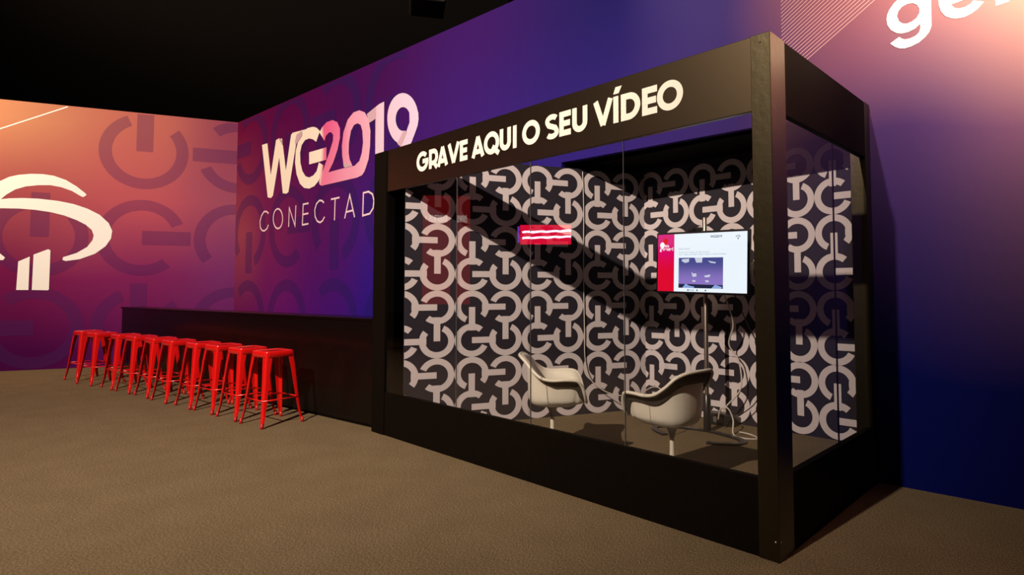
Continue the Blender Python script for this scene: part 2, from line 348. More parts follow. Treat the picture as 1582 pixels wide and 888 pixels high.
def carpet(name, c, s=1.0):
    mt, nt, b = nmat(name)
    tc = nt.nodes.new('ShaderNodeTexCoord')
    n1 = nt.nodes.new('ShaderNodeTexNoise'); n1.inputs['Scale'].default_value = 150; n1.inputs['Detail'].default_value = 5; n1.inputs['Roughness'].default_value = .75
    n2 = nt.nodes.new('ShaderNodeTexNoise'); n2.inputs['Scale'].default_value = 3.0; n2.inputs['Detail'].default_value = 3
    mp = nt.nodes.new('ShaderNodeMapping'); mp.inputs['Scale'].default_value = (1, .55, 1); mp.inputs['Rotation'].default_value = (0, 0, .6)
    nt.links.new(tc.outputs['Object'], mp.inputs['Vector'])
    nt.links.new(mp.outputs[0], n1.inputs['Vector']); nt.links.new(tc.outputs['Object'], n2.inputs['Vector'])
    r = ramp(nt, n1.outputs[0], [(.34, [x*.30 for x in c]), (.5, c), (.66, [x*2.0 for x in c])])
    mx = nt.nodes.new('ShaderNodeMix'); mx.data_type = 'RGBA'; mx.blend_type = 'MULTIPLY'; mx.inputs[0].default_value = .6
    r2_ = ramp(nt, n2.outputs[0], [(.3, (.88, .87, .86)), (.7, (1.05, 1.05, 1.05))])
    nt.links.new(r.outputs[0], mx.inputs[6]); nt.links.new(r2_.outputs[0], mx.inputs[7])
    nt.links.new(mx.outputs[2], b.inputs['Base Color'])
    b.inputs['Roughness'].default_value = .95; b.inputs['Specular IOR Level'].default_value = .1
    bp = nt.nodes.new('ShaderNodeBump'); bp.inputs['Strength'].default_value = .5; bp.inputs['Distance'].default_value = .006
    nt.links.new(n1.outputs[0], bp.inputs['Height']); nt.links.new(bp.outputs[0], b.inputs['Normal'])
    return mt
CARPET = carpet('brown_grey_carpet', (.155, .116, .070))

def glass_mat():
    mt = bpy.data.materials.new('clear_glass'); mt.use_nodes = True
    nt = mt.node_tree; nt.nodes.clear()
    out = nt.nodes.new('ShaderNodeOutputMaterial'); mx = nt.nodes.new('ShaderNodeMixShader')
    tr = nt.nodes.new('ShaderNodeBsdfTransparent'); tr.inputs[0].default_value = (.955, .96, .96, 1)
    gl = nt.nodes.new('ShaderNodeBsdfGlossy'); gl.inputs['Roughness'].default_value = 0.0
    fr = nt.nodes.new('ShaderNodeFresnel'); fr.inputs[0].default_value = 1.75
    ge = nt.nodes.new('ShaderNodeNewGeometry')
    iv = nt.nodes.new('ShaderNodeMath'); iv.operation = 'SUBTRACT'; iv.inputs[0].default_value = 1.0
    mu = nt.nodes.new('ShaderNodeMath'); mu.operation = 'MULTIPLY'
    nt.links.new(ge.outputs['Backfacing'], iv.inputs[1]); nt.links.new(fr.outputs[0], mu.inputs[0]); nt.links.new(iv.outputs[0], mu.inputs[1])
    nt.links.new(mu.outputs[0], mx.inputs[0]); nt.links.new(tr.outputs[0], mx.inputs[1]); nt.links.new(gl.outputs[0], mx.inputs[2])
    nt.links.new(mx.outputs[0], out.inputs[0])
    return mt
GLASS = glass_mat()

# ------------------------------------------------------------------ setting
TH, D3, WALL_H, WL = 0.06213, 1.70858, 4.645, 11.038
LTH = -1.96995
wdir = Vector((math.cos(TH), math.sin(TH), 0))
corner = Vector((0, D3, 0)) - wdir*WL

mb = MB(); mb.box(-30, 14, -24, 14, -.1, 0)
struct(mb.build('floor', CARPET), 'brown grey carpet floor of the dark hall')
mb = MB(); mb.box(-45, 25, -30, 40, 8.2, 8.3)
struct(mb.build('ceiling', BLACK_VOID), 'black unlit ceiling void above the hall')

BACK_ROWS = [  # print gradient, with lamp glow and falloff partly worked in towards the right
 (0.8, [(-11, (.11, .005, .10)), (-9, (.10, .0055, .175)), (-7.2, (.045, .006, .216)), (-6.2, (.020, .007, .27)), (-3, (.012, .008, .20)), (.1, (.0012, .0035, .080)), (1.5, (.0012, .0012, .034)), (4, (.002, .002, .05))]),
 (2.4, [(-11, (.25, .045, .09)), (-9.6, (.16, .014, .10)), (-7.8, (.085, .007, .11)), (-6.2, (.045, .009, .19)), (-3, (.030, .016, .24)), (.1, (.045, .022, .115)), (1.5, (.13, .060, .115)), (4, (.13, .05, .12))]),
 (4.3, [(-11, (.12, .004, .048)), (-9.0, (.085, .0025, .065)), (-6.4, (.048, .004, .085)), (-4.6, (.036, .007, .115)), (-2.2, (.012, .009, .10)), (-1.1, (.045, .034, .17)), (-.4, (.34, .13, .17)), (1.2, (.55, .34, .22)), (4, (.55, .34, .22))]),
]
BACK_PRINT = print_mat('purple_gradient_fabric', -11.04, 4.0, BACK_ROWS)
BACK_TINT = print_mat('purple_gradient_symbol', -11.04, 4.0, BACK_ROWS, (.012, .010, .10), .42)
LEFT_ROWS = [  # print gradient, with the washer's warm spread of light partly worked into the colours
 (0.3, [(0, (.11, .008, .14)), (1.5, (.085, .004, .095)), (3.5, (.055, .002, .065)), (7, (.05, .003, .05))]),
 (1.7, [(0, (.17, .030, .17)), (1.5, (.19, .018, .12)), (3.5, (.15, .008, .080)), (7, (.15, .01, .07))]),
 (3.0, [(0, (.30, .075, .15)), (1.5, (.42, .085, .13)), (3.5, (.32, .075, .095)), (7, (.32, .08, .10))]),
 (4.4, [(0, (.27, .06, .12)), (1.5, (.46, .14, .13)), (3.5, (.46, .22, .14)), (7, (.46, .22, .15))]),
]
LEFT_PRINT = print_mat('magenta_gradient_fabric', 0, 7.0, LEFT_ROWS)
LEFT_TINT = print_mat('magenta_gradient_symbol', 0, 7.0, LEFT_ROWS, (.050, .014, .11), .42)

LOGO_MAT = print_mat('cream_to_pink_print', -10.0, -5.2, [
 (3.0, [(-9.9, (.86, .80, .72)), (-7.9, (.86, .80, .72)), (-7.78, (.76, .20, .38)), (-7.0, (.76, .32, .50)), (-6.45, (.76, .42, .58)), (-6.3, (.70, .56, .74)), (-5.3, (.66, .56, .80))]),
 (4.1, [(-9.9, (.86, .80, .72)), (-7.9, (.86, .78, .70)), (-7.78, (.72, .09, .28)), (-7.3, (.74, .15, .36)), (-7.05, (.76, .34, .52)), (-6.45, (.76, .40, .56)), (-6.3, (.70, .54, .72)), (-5.3, (.64, .55, .80))])], weave=.3)

fb = lambda a, b: (a, -.003, b)
wall_o = Vector((0, D3, 0))
# back wall: one fabric frame with an opening where the booth runs through it
mb = MB()
OPEN_L, OPEN_Z = -2.88, 2.69
def wallbox(m, a0, a1, z0, z1): m.box(a0, a1, 0, .06, z0, z1)
wallbox(mb, -WL, OPEN_L, 0, WALL_H); wallbox(mb, OPEN_L, 0.0, OPEN_Z, WALL_H); wallbox(mb, 0.0, 4.5, 0, WALL_H)
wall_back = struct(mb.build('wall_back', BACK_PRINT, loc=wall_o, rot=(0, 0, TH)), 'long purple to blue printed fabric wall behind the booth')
# faint ring symbols of the left half
mb = MB(); lim = (-WL, -5.6, 0.02, WALL_H-.02)
PX, PZ = 1.52, 1.60
for i in range(4):
    for j in range(3):
        cx_, cz_ = -10.42+PX*i, 4.05-PZ*j
        st = {(0, 0): 180, (1, 0): 270, (0, 1): 270 if j != 1 else 270, (1, 1): 0}[(i % 2, j % 2)]
        power_ring(mb, cx_, cz_, .70, .70, st, lambda a, b, q=0: (a, -.0015-q, b), lim, t=.28, mirror=True, reach=1.1)
mb.build('ring_symbol_print', BACK_TINT, wall_back)
lg = MB()
for k, p in enumerate(LOGO_W+LOGO_G+LOGO_TWO+LOGO_ZERO+LOGO_ONE+LOGO_NINE): lg.flat([p], lambda a, b, k=k: (a, -.003-.0005*k, b))
lg.build('year_logo_print', LOGO_MAT, wall_back)
fo = MB()
for k, p in enumerate(LOGO_FOLD): fo.flat([p], lambda a, b, k=k: (a, -.012-.0005*k, b))
fo.build('logo_fold_print', plain('folded_ribbon_tone', (.56, .38, .48), .8, spec=.1), wall_back)
cn = MB()
for k, p in enumerate(CONECTAD): ribbon(cn, p, .027, lambda a, b, k=k: (a, -.003-.0004*k, b), closed=(Vector(p[0])-Vector(p[-1])).length < .01, cap=.0)
cn.build('thin_lettering_print', PINK_WHITE, wall_back)
gr = MB()
for p in GER: gr.flat(p, fb)
gr.build('white_lettering_print', WHITE_PRINT, wall_back)
# diagonal hatch, right of the booth top
ht = MB()
d = Vector((.52, .345)); hv = .0215
for k in range(44):
    z0 = 3.02+k*hv*1.42
    a, b = Vector((-.61, z0)), Vector((-.61, z0))+d*3.2
    # lower boundary follows the last line; left boundary is vertical
    if z0 < 3.0: continue
    e = min(1.0, (4.6-a.y)/(b.y-a.y)); b = a+(b-a)*e
    if b.x > .55: b = a+(b-a)*((.55-a.x)/(b.x-a.x))
    ribbon(ht, [tuple(a), tuple(b)], .0045, fb)
ht.build('diagonal_hatch_print', plain('pink_line_print', (.80, .45, .50), .8), wall_back)

mb = MB(); mb.box(0, 7.5, -.06, 0, 0, WALL_H)
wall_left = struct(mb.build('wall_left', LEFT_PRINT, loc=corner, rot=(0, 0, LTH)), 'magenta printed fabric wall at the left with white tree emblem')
fl_ = lambda a, b: (a, .003, b)
mb = MB(); lim = (0.0, 7.4, 0.02, WALL_H-.02)
rings = [(1.52, 2.33, 0), (1.52, 3.93, 90), (-.02, 3.95, 180), (3.02, 2.30, 90), (3.05, .72, 180), (1.55, .72, 90), (0.0, 2.33, 270), (4.55, 2.33, 0), (4.55, .72, 90), (0.02, .72, 0)]
for a, b, st in rings:
    bar = (a, b) != (0.0, 2.33)
    # seen from the room this wall's own x axis runs right to left: flip the angle
    power_ring(mb, a, b, .70, .70, 180-st, lambda x, z, q=0: (x, .0015+q, z), lim, t=.28, g0=-50, g1=24, mirror=True, reach=1.1, bar=bar)
mb.build('ring_symbol_print', LEFT_TINT, wall_left)
tr = MB()
for k, p in enumerate(TREE): tr.flat([p], lambda a, b, k=k: (a, .003+.0005*k, b))
tr.build('tree_emblem_print', WHITE_PRINT, wall_left)
sr = MB(); ribbon(sr, [STRIPE[0], (STRIPE[1][0]+.03, STRIPE[1][1]-.02)], .02, fl_)
sr.build('diagonal_stripe_print', WHITE_PRINT, wall_left)

# ------------------------------------------------------------------ the glazed recording booth
W, H = 3.970, 2.70
booth = thing('recording_booth', 'black glazed recording booth with white lettering on its header', 'booth', (0, 0, 0))
B = lambda x0, x1, y0, y1, z0, z1, name, mat, bev=.003: (lambda q: (q.box(x0, x1, y0, y1, z0, z1), q.build(name, mat, booth, bevel=bev))[1])(MB())
post_r = B(-.106, 0, 0, .19, 0, H, 'post', BLACK_MDF)
post_l = B(-W, -3.75, 0, .10, 0, H, 'post', BLACK_PAINT)
post_b = B(-.106, 0, 1.60, 1.712, 0, H, 'post', BLACK_MDF)
head_f = B(-3.75, -.106, .010, .045, 2.30, H, 'front_header', BLACK_VINYL)
B(-.045, -.004, .19, 1.60, 2.30, H, 'side_header', BLACK_PAINT)
B(-3.75, -.106, .008, .045, 0, .40, 'front_base_panel', BLACK_PAINT)
B(-.045, -.004, .19, 1.60, 0, .40, 'side_base_panel', BLACK_PAINT)
B(-W, -W+.04, .10, 1.42, 0, H, 'side_panel', BLACK_PAINT)
B(-3.0, .0, 1.80, 2.50, 2.685, 2.73, 'rear_roof', BLACK_PAINT)
B(-.02, .02, 1.775, 2.46, 0, 2.685, 'niche_end_panel', BLACK_PAINT)
q = MB(); q.prism([(-3.74, .047), (-.11, .047), (-.11, .192), (-.047, .192), (-.047, 1.60), (-.02, 2.46), (-2.45, 2.46), (-3.52, .12)], lambda a, b, d_: (a, b, d_), 0.001, .08)
q.build('raised_floor', CARPET, booth)
# glass: four panes in front, two at the side, with thin clear joints between them
JOINT = plain('silicone_joint', (.10, .10, .115), .3)
xs = [-3.745, -2.665, -1.793, -.958, -.108]
for a, b in zip(xs, xs[1:]):
    if a < -3:      # the leftmost pane sits a touch askew in its rebate
        q = MB(); q.box(0, b-a-.006, 0, .008, .401, 2.299); q.build('glass_pane', GLASS, booth, loc=(a+.002, .0165, 0), rot=(0, 0, .0290))
        continue
    B(a+.002, b-.002, .020, .028, .401, 2.299, 'glass_pane', GLASS, 0)
for x in xs[1:-1]:
    B(x-.0012, x+.0012, .019, .029, .401, 2.299, 'glass_joint', JOINT, 0)
for a, b in ((.192, .978), (.982, 1.598)):
    B(-.030, -.022, a, b, .401, 2.299, 'glass_pane', GLASS, 0)
B(-.031, -.021, .9785, .9815, .401, 2.299, 'glass_joint', plain('silicone_joint_dark', (.05, .05, .06), .3), 0)
# header lettering
LET = [('G', -3.245, .185), ('R', -3.052, .135), ('A', -2.930, .155), ('V', -2.780, .165), ('E', -2.612, .102), ('A', -2.458, .160), ('Q', -2.304, .182), ('U', -2.116, .127), ('I', -1.968, .043), ('O', -1.866, .184), ('S', -1.630, .134), ('E', -1.492, .107), ('U', -1.373, .134), ('V', -1.187, .160), ('I', -1.024, .043), ('D', -.963, .148), ('E', -.802, .109), ('O', -.695, .178)]
lt = MB(); CH, ST = .171, .0405
for ch, x, w in LET:
    hh = CH+.008 if ch in 'GOQS' else CH
    zz = 2.418-(.004 if ch in 'GOQS' else 0)
    for k, pl in enumerate(glyph(ch, w, hh, ST)):
        dy = .0004*k
        ribbon(lt, pl, ST if ch not in 'S' else ST*.95, lambda a, b, x=x, zz=zz, dy=dy: (x+a, .0075-dy, zz+b), closed=(ch in 'OQ' and k == 0))
lt.flat([[(-1.023, 2.605), (-.980, 2.604), (-.955, 2.648), (-1.005, 2.648)]], lambda a, b: (a, .0075, b))
lt.build('lettering', CREAM, head_f)
for x, y, z in ((-.018, -.001, .10), (-.053, -.001, 2.655)):
    q = MB(); q.lathe([(0, .004), (.005, .003), (.006, 0)], 12); q.build('screw', SCREW, post_r, loc=(x, y, z), rot=(PI/2, 0, 0))
q = MB(); q.lathe([(0, .004), (.005, .003), (.006, 0)], 12); q.build('screw', SCREW, post_r, loc=(.0, .02, .10), rot=(0, PI/2, 0))

# printed inner panels
A0, A1 = Vector((-3.51, .04, 0)), Vector((-2.44, 2.40, 0))
LA = (A1-A0).length; angA = math.atan2(A1.y-A0.y, A1.x-A0.x)
FZ = .08
q = MB(); q.box(.02, LA, 0, .03, FZ, 2.63)
lim = (0.021, LA-.001, FZ, 2.629)
fpa = lambda a, b, q=0: (a, -.002-q, b)
for r_, z in enumerate((.24, .56, .878, 1.197, 1.515, 1.833, 2.15, 2.465)):
    top = r_ % 2 == 1
    for c in range(9):
        s_ = -.014+.3380*c
        st = ((270 if top else 0) if c % 2 == 0 else (180 if top else 90))
        power_ring(q, s_, z, .1686, .159, st, fpa, lim, 1)
panA = q.build('printed_panel', [PANEL_DARK, PANEL_RING], booth, loc=A0, rot=(0, 0, angA))
q = MB(); q.box(-2.44, -.02, 2.40, 2.43, FZ, 2.685)
lim = (-2.44, -.021, FZ, 2.684)
fpb = lambda a, b, q=0: (a, 2.398-q, b)
for r_, z in enumerate((.245, .56, .872, 1.19, 1.515, 1.85, 2.168, 2.48)):
    top = r_ % 2 == 1
    for c in range(9):
        s_ = -2.36+.3125*c
        st = ((270 if top else 0) if c % 2 == 0 else (180 if top else 90))
        power_ring(q, s_, z, .156, .159, st, fpb, lim, 1)
q.build('printed_panel', [PANEL_DARK, PANEL_RING], booth)

# ------------------------------------------------------------------ bar counter
CT = math.radians(6.48)
counter = thing('bar_counter', 'long black bar counter along the wall behind the red stools', 'counter', (-4.005, .083, 0), CT)
CLN = 7.17
q = MB(); q.box(-CLN, -.02, 0, .025, 0.03, 1.050); q.build('front_panel', BLACK_GLOSS, counter)
q = MB(); q.box(-CLN, -CLN+.025, .025, .30, 0, 1.050); q.build('end_panel', BLACK_GLOSS, counter)
q = MB(); q.box(-.045, -.02, .025, .30, 0, 1.050); q.build('end_panel', BLACK_GLOSS, counter)
q = MB(); q.box(-CLN-.03, -.02, -.012, .32, 1.0505, 1.078); q.build('worktop', BLACK_GLOSS, counter, bevel=.003)
q = MB(); q.box(-CLN, -.02, .012, .03, 0, .0295); q.build('plinth', BLACK_PAINT, counter)

# ------------------------------------------------------------------ red metal bar stools
def stool(name, label):
    t = thing(name, label, 'stool')
    SH, hs = .745, .150
    # seat: rounded square pressed tray with a rolled edge and a skirt
    def rsq(h, r, z, n=6):
        pts = []
        for cx_, cy_, a in ((h-r, h-r, 0), (-h+r, h-r, 90), (-h+r, -h+r, 180), (h-r, -h+r, 270)):
            for i in range(n+1):
                w = math.radians(a+90*i/n); pts.append((cx_+r*math.cos(w), cy_+r*math.sin(w), z))
        return pts
    q = MB()
    loops = [rsq(.020, .0199, SH-.007), rsq(.05, .02, SH-.007), rsq(hs-.018, .028, SH-.007), rsq(hs-.010, .034, SH), rsq(hs-.004, .038, SH-.001), rsq(hs, .04, SH-.008), rsq(hs+.006, .042, SH-.06), rsq(hs+.002, .040, SH-.062), rsq(hs-.006, .038, SH-.012), rsq(.03, .02, SH-.012)]
    n = len(loops[0]); vs = [v for l in loops for v in l]; fs = []
    for i in range(len(loops)-1):
        for j in range(n): fs.append((i*n+j, i*n+(j+1) % n, (i+1)*n+(j+1) % n, (i+1)*n+j))
    q.add(vs, fs, 0, True); q.build('seat', RED_METAL, t)
    # four pressed legs: a folded channel whose outer corner faces out, tapering, flaring at the foot
    base = []
    for k in range(4):
        q = MB(); ang = PI/4+k*PI/2
        rot = Matrix.Rotation(ang-PI/4, 3, 'Z')
        prof = []
        for z, out, wf in ((SH-.010, .148, .066), (SH-.06, .151, .066), (.55, .166, .056), (.40, .178, .048), (.27, .190, .041), (.17, .199, .035), (.105, .206, .031), (.10, .2075, .031), (.03, .216, .023), (.0, .219, .021)):
            r = min(.018, wf*.45); c = out
            sec = [(c-wf, c)]
            for i in range(6):
                a = PI/2-PI/2*i/5; sec.append((c-r+r*math.cos(a), c-r+r*math.sin(a)))
            sec.append((c, c-wf))
            th_ = .004
            inn = [(c-th_, c-wf)]+[(c-r+(r-th_)*math.cos(a), c-r+(r-th_)*math.sin(a)) for a in [PI/2*i/5 for i in range(6)]]+[(c-wf, c-th_)]
            prof.append([rot @ Vector((x, y, z)) for x, y in sec+inn])
        n = len(prof[0]); vs = [v for p in prof for v in p]; fs = []
        for i in range(len(prof)-1):
            for j in range(n): fs.append((i*n+j, i*n+(j+1) % n, (i+1)*n+(j+1) % n, (i+1)*n+j))
        fs += [tuple(range(n)), tuple((len(prof)-1)*n+j for j in range(n))]
        q.add(vs, fs, 0, True)
        # stiffening swage on the lower half of the outer corner
        leg = q.build('leg', RED_METAL, t)
        es = leg.modifiers.new('edge', 'EDGE_SPLIT'); es.split_angle = math.radians(50)
        f = MB(); c = rot @ Vector((.2115, .2115, 0))
        f.tube([(c.x*.995, c.y*.995, .052), (c.x, c.y, .020), (c.x*1.003, c.y*1.003, 0)], [.0135, .0155, .0145], 12)
        f.build('foot', RED_RUBBER, leg)
        base.append(rot @ Vector((.187, .187, .262)))
    for k in range(4):
        a, b = base[k], base[(k+1) % 4]; q = MB()
        dv = (b-a).normalized(); q.tube([a, b], .0075, 8); q.build('footrest_bar', RED_METAL, t)
    return t
fronts = [(-4.82, -.70), (-5.36, -.765), (-5.905, -.825), (-6.40, -.91), (-6.99, -1.01), (-7.56, -1.08), (-8.12, -1.165), (-8.66, -1.26), (-9.29, -1.395), (-9.93, -1.475)]
rots = [7, 6, 8, 5, 7, 6, 9, 6, 14, 12]
SLAB = ['red metal bar stool nearest the booth, first of the row', 'second red metal bar stool from the booth', 'third red metal bar stool from the booth', 'fourth red metal bar stool from the booth', 'fifth red metal bar stool from the booth', 'fifth red metal bar stool from the left wall', 'fourth red metal bar stool from the left wall, by the counter', 'third red metal bar stool from the left wall, at the counter end', 'second red metal bar stool from the left end of the row', 'red metal bar stool at the far left end, past the counter']
st0 = None
for i, (fx, fy) in enumerate(fronts):
    R = math.radians(rots[i]); c, s_ = math.cos(R), math.sin(R)
    ox, oy = .212, -.212
    p = (fx-(c*ox-s_*oy), fy-(s_*ox+c*oy), 0)
    if st0 is None:
        st0 = stool('bar_stool', SLAB[0]); st0.location = p; st0.rotation_euler = (0, 0, R); st0['group'] = 'red metal bar stools along the counter'
    else:
        dup(st0, p, R, SLAB[i])

# ------------------------------------------------------------------ white pedestal armchairs
def catmull(P, n):
    out = []
    for i in range(len(P)-1):
        p0, p1, p2, p3 = P[max(i-1, 0)], P[i], P[i+1], P[min(i+2, len(P)-1)]
        for k in range(n):
            t = k/n
            out.append(.5*((2*p1)+(p2-p0)*t+(2*p0-5*p1+4*p2-p3)*t*t+(3*p1-p0-3*p2+p3)*t**3))
    out.append(P[-1]); return out
def armchair(name, label, wrap):
    t = thing(name, label, 'armchair')
    half = [(.300, 0, .425), (.303, .12, .430), (.298, .215, .450), (.283, .275, .515), (.258, .312, .592), (.212, .335, .640), (.11, .345, .648), (0, .340, .643), (-.09, .325, .660), (-.165, .290, .715), (-.228, .240, .785), (-.272, .165, .820), (-.292, .08, .828), (-.296, 0, .829)]
    half = [Vector((x*.86, y*.86, .385+(z-.385)*.875)) for x, y, z in half]
    hp = catmull(half, 5)
    rim = hp+[Vector((p.x, -p.y, p.z)) for p in reversed(hp[1:-1])]
    n = len(rim); q = MB()
    ZB = .385
    def profile(P):
        R = Vector((P.x, P.y, 0)); h = P.z-ZB
        back = max(0.0, -P.x/.3)
        tall = min(1.0, max(0, (h-.05)/.2))
        k1 = .80-.05*tall; k2 = .865-.055*tall-.02*back; k3 = .895-.045*tall+.01*back
        fl = min(1.0, max(0.0, (h-.03)/.17)); fl = fl*fl*(3-2*fl)     # the flange only grows where the shell rises
        wz = lambda q: ZB+.03+q*max(0, h-.03)
        pts = [Vector((0, 0, ZB)), R*.30+Vector((0, 0, ZB+.003)), R*.58+Vector((0, 0, ZB+.012)), R*(.80-.075*fl-.03*back)+Vector((0, 0, ZB+.032+.012*fl)),
               R*(.86-.085*fl-.04*back)+Vector((0, 0, wz(.22))), R*(.90-.085*fl-.06*back)+Vector((0, 0, wz(.60))), R*(.93-.08*fl-.05*back)+Vector((0, 0, P.z-.030*fl-.006)), R*(.965-.045*fl-.02*back)+Vector((0, 0, P.z-.006*fl-.002)), R*1.0+Vector((0, 0, P.z-.004*fl))]
        return catmull(pts[0:], 3)
    prof = [profile(p) for p in rim]; mN = len(prof[0])
    vs = [prof[0][0]]; 
    for i in range(n): vs += prof[i][1:]
    st = mN-1; fs = []
    for i in range(n):
        j = (i+1) % n; a = 1+i*st; b = 1+j*st
        fs.append((0, a, b))
        for k in range(st-1): fs.append((a+k, a+k+1, b+k+1, b+k))
    q.add(vs, fs, 0, True)
    sh = q.build('shell', CHAIR_WHITE, t)
    so = sh.modifiers.new('thick', 'SOLIDIFY'); so.thickness = .011; so.offset = 1.0
    # charcoal-toned strip below the rim on the outside, tapered differently per chair
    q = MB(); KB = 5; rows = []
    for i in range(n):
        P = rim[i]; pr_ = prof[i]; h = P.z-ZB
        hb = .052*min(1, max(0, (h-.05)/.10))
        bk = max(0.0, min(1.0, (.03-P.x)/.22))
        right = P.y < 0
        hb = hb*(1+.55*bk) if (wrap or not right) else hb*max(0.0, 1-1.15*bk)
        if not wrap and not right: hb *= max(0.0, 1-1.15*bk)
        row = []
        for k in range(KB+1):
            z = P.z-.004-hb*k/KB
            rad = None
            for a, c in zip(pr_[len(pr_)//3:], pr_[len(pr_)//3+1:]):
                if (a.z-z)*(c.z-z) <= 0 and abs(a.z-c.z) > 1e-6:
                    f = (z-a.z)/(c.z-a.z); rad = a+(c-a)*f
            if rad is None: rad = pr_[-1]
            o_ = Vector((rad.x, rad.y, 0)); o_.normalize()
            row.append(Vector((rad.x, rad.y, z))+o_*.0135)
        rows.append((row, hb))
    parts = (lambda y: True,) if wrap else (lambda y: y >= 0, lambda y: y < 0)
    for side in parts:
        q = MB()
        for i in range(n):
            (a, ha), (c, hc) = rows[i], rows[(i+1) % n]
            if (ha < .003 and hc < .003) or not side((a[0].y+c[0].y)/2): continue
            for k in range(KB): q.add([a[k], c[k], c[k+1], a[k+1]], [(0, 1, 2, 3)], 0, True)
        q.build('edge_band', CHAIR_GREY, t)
    # rolled rim
    r_ = MB(); rr = [p+Vector((0, 0, .002)) for p in rim]
    r_.tube([(p.x*.998, p.y*.998, p.z) for p in rr], .0125, 10, closed=True); r_.build('rim', CHAIR_WHITE, sh)
    # seat pad
    q = MB(); q.lathe([(0, .432), (.11, .430), (.155, .424), (.175, .414), (.17, .404), (0, .402)], 36); pad = q.build('seat_pad', CHAIR_GREY, t)
    pad.location = (.02, 0, 0)
    # trumpet pedestal
    q = MB(); q.lathe([(0, 0), (.225, 0), (.230, .004), (.215, .009), (.15, .016), (.085, .028), (.045, .052), (.026, .09), (.019, .15), (.0165, .22), (.017, .295)], 40)
    q.build('pedestal', CHAIR_WHITE, t)
    q = MB(); q.lathe([(.0175, .295), (.021, .308), (.026, .33), (.036, .355), (.052, .376), (.075, .386), (.075, .390), (0, .390)], 40)
    q.build('seat_hub', plain('shaded_hub', (.26, .24, .22), .5), t)  # grey base colour paints in the shade the shell throws on the hub
    return t
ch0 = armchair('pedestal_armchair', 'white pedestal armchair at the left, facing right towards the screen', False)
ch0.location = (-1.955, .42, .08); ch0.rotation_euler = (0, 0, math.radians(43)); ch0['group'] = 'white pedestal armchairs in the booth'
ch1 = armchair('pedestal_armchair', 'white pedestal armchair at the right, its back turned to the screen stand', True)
ch1.location = (-.945, .53, .08); ch1.rotation_euler = (0, 0, math.radians(174)); ch1.scale = (.95, .95, .97); ch1['group'] = ch0['group']

# ------------------------------------------------------------------ television on its stand
tvx, tvy, tvz = -1.463, 1.85, 1.607
tv = thing('television', 'flat television showing a white slide with a red side bar', 'television', (tvx, tvy, tvz))
tv.rotation_euler = (0, math.radians(1.5), 0)
q = MB(); q.box(-.468, .468, .004, .045, -.288, .288); q.build('housing', BLACK_PLASTIC, tv, bevel=.006)
SW, SHT = .448, .268
scr = MB(); scr.box(-SW, SW, 0, .0045, -SHT, SHT)
screen = scr.build('screen', emit('slide_white', (.86, .93, 1.0), 1.15), tv)
E_ = lambda rgb, s=1.0: emit('slide_colour', rgb, s)
def scr_rect(name, u0, u1, v0, v1, mat, d=.001):
    q = MB(); fs = lambda u, v: (-SW+2*SW*u, -d, SHT-2*SHT*v)
    q.flat([[(u0, v0), (u1, v0), (u1, v1), (u0, v1)]], fs); return q.build(name, mat, screen)
def grad_emit(name, c0, c1, ax, a, b, s):
    mt, nt, bs = nmat(name); bs.inputs['Base Color'].default_value = (.01, .01, .01, 1)
    tc = nt.nodes.new('ShaderNodeTexCoord'); sp = nt.nodes.new('ShaderNodeSeparateXYZ'); nt.links.new(tc.outputs['Object'], sp.inputs[0])
    k = maprange(nt, sp.outputs[ax], a, b); r = ramp(nt, k, [(0, c0), (1, c1)])
    nt.links.new(r.outputs[0], bs.inputs['Emission Color']); bs.inputs['Emission Strength'].default_value = s; return mt
scr_rect('red_bar', 0, .20, 0, 1, grad_emit('slide_red', (.80, .0, .22), (.85, .0, .03), 2, .25, -.1, 1.0))
scr_rect('slide_photo', .255, .755, .415, .935, grad_emit('slide_photo_purple', (.30, .20, .62), (.07, .08, .30), 2, -.18, .02, 1.0))
PH = E_((.75, .78, .95), .9); fsc = lambda u, v, d=.002: (-SW+2*SW*u, -d, SHT-2*SHT*v)
for pl in ([(.295, .44), (.38, .43), (.375, .49), (.33, .505), (.29, .47)], [(.44, .415), (.53, .415), (.525, .50), (.46, .50)], [(.59, .47), (.68, .495), (.67, .515), (.62, .505)], [(.405, .66), (.43, .69), (.46, .68), (.465, .735), (.42, .745)], [(.55, .72), (.62, .70), (.61, .745), (.56, .75)], [(.415, .80), (.455, .80), (.45, .83), (.42, .83)], [(.56, .80), (.60, .80), (.60, .83), (.57, .83)]):
    q = MB(); q.flat([pl], fsc); q.build('photo_highlight', PH, screen)
q = MB(); q.flat([[(.255, .865), (.755, .875), (.755, .935), (.255, .935)]], lambda u, v: fsc(u, v, .0018)); q.build('photo_dark_edge', E_((.012, .02, .06), 1), screen)
PC = E_((.30, .45, .85), 1)
q = MB(); q.flat([[(.30, .935), (.34, .86), (.38, .895), (.44, .91), (.435, .935)]], lambda u, v: fsc(u, v, .0024)); q.build('photo_corner', PC, screen); q = MB(); q.flat([[(.63, .935), (.67, .87), (.745, .905), (.74, .935)]], lambda u, v: fsc(u, v, .0024)); q.build('photo_corner', PC, screen)
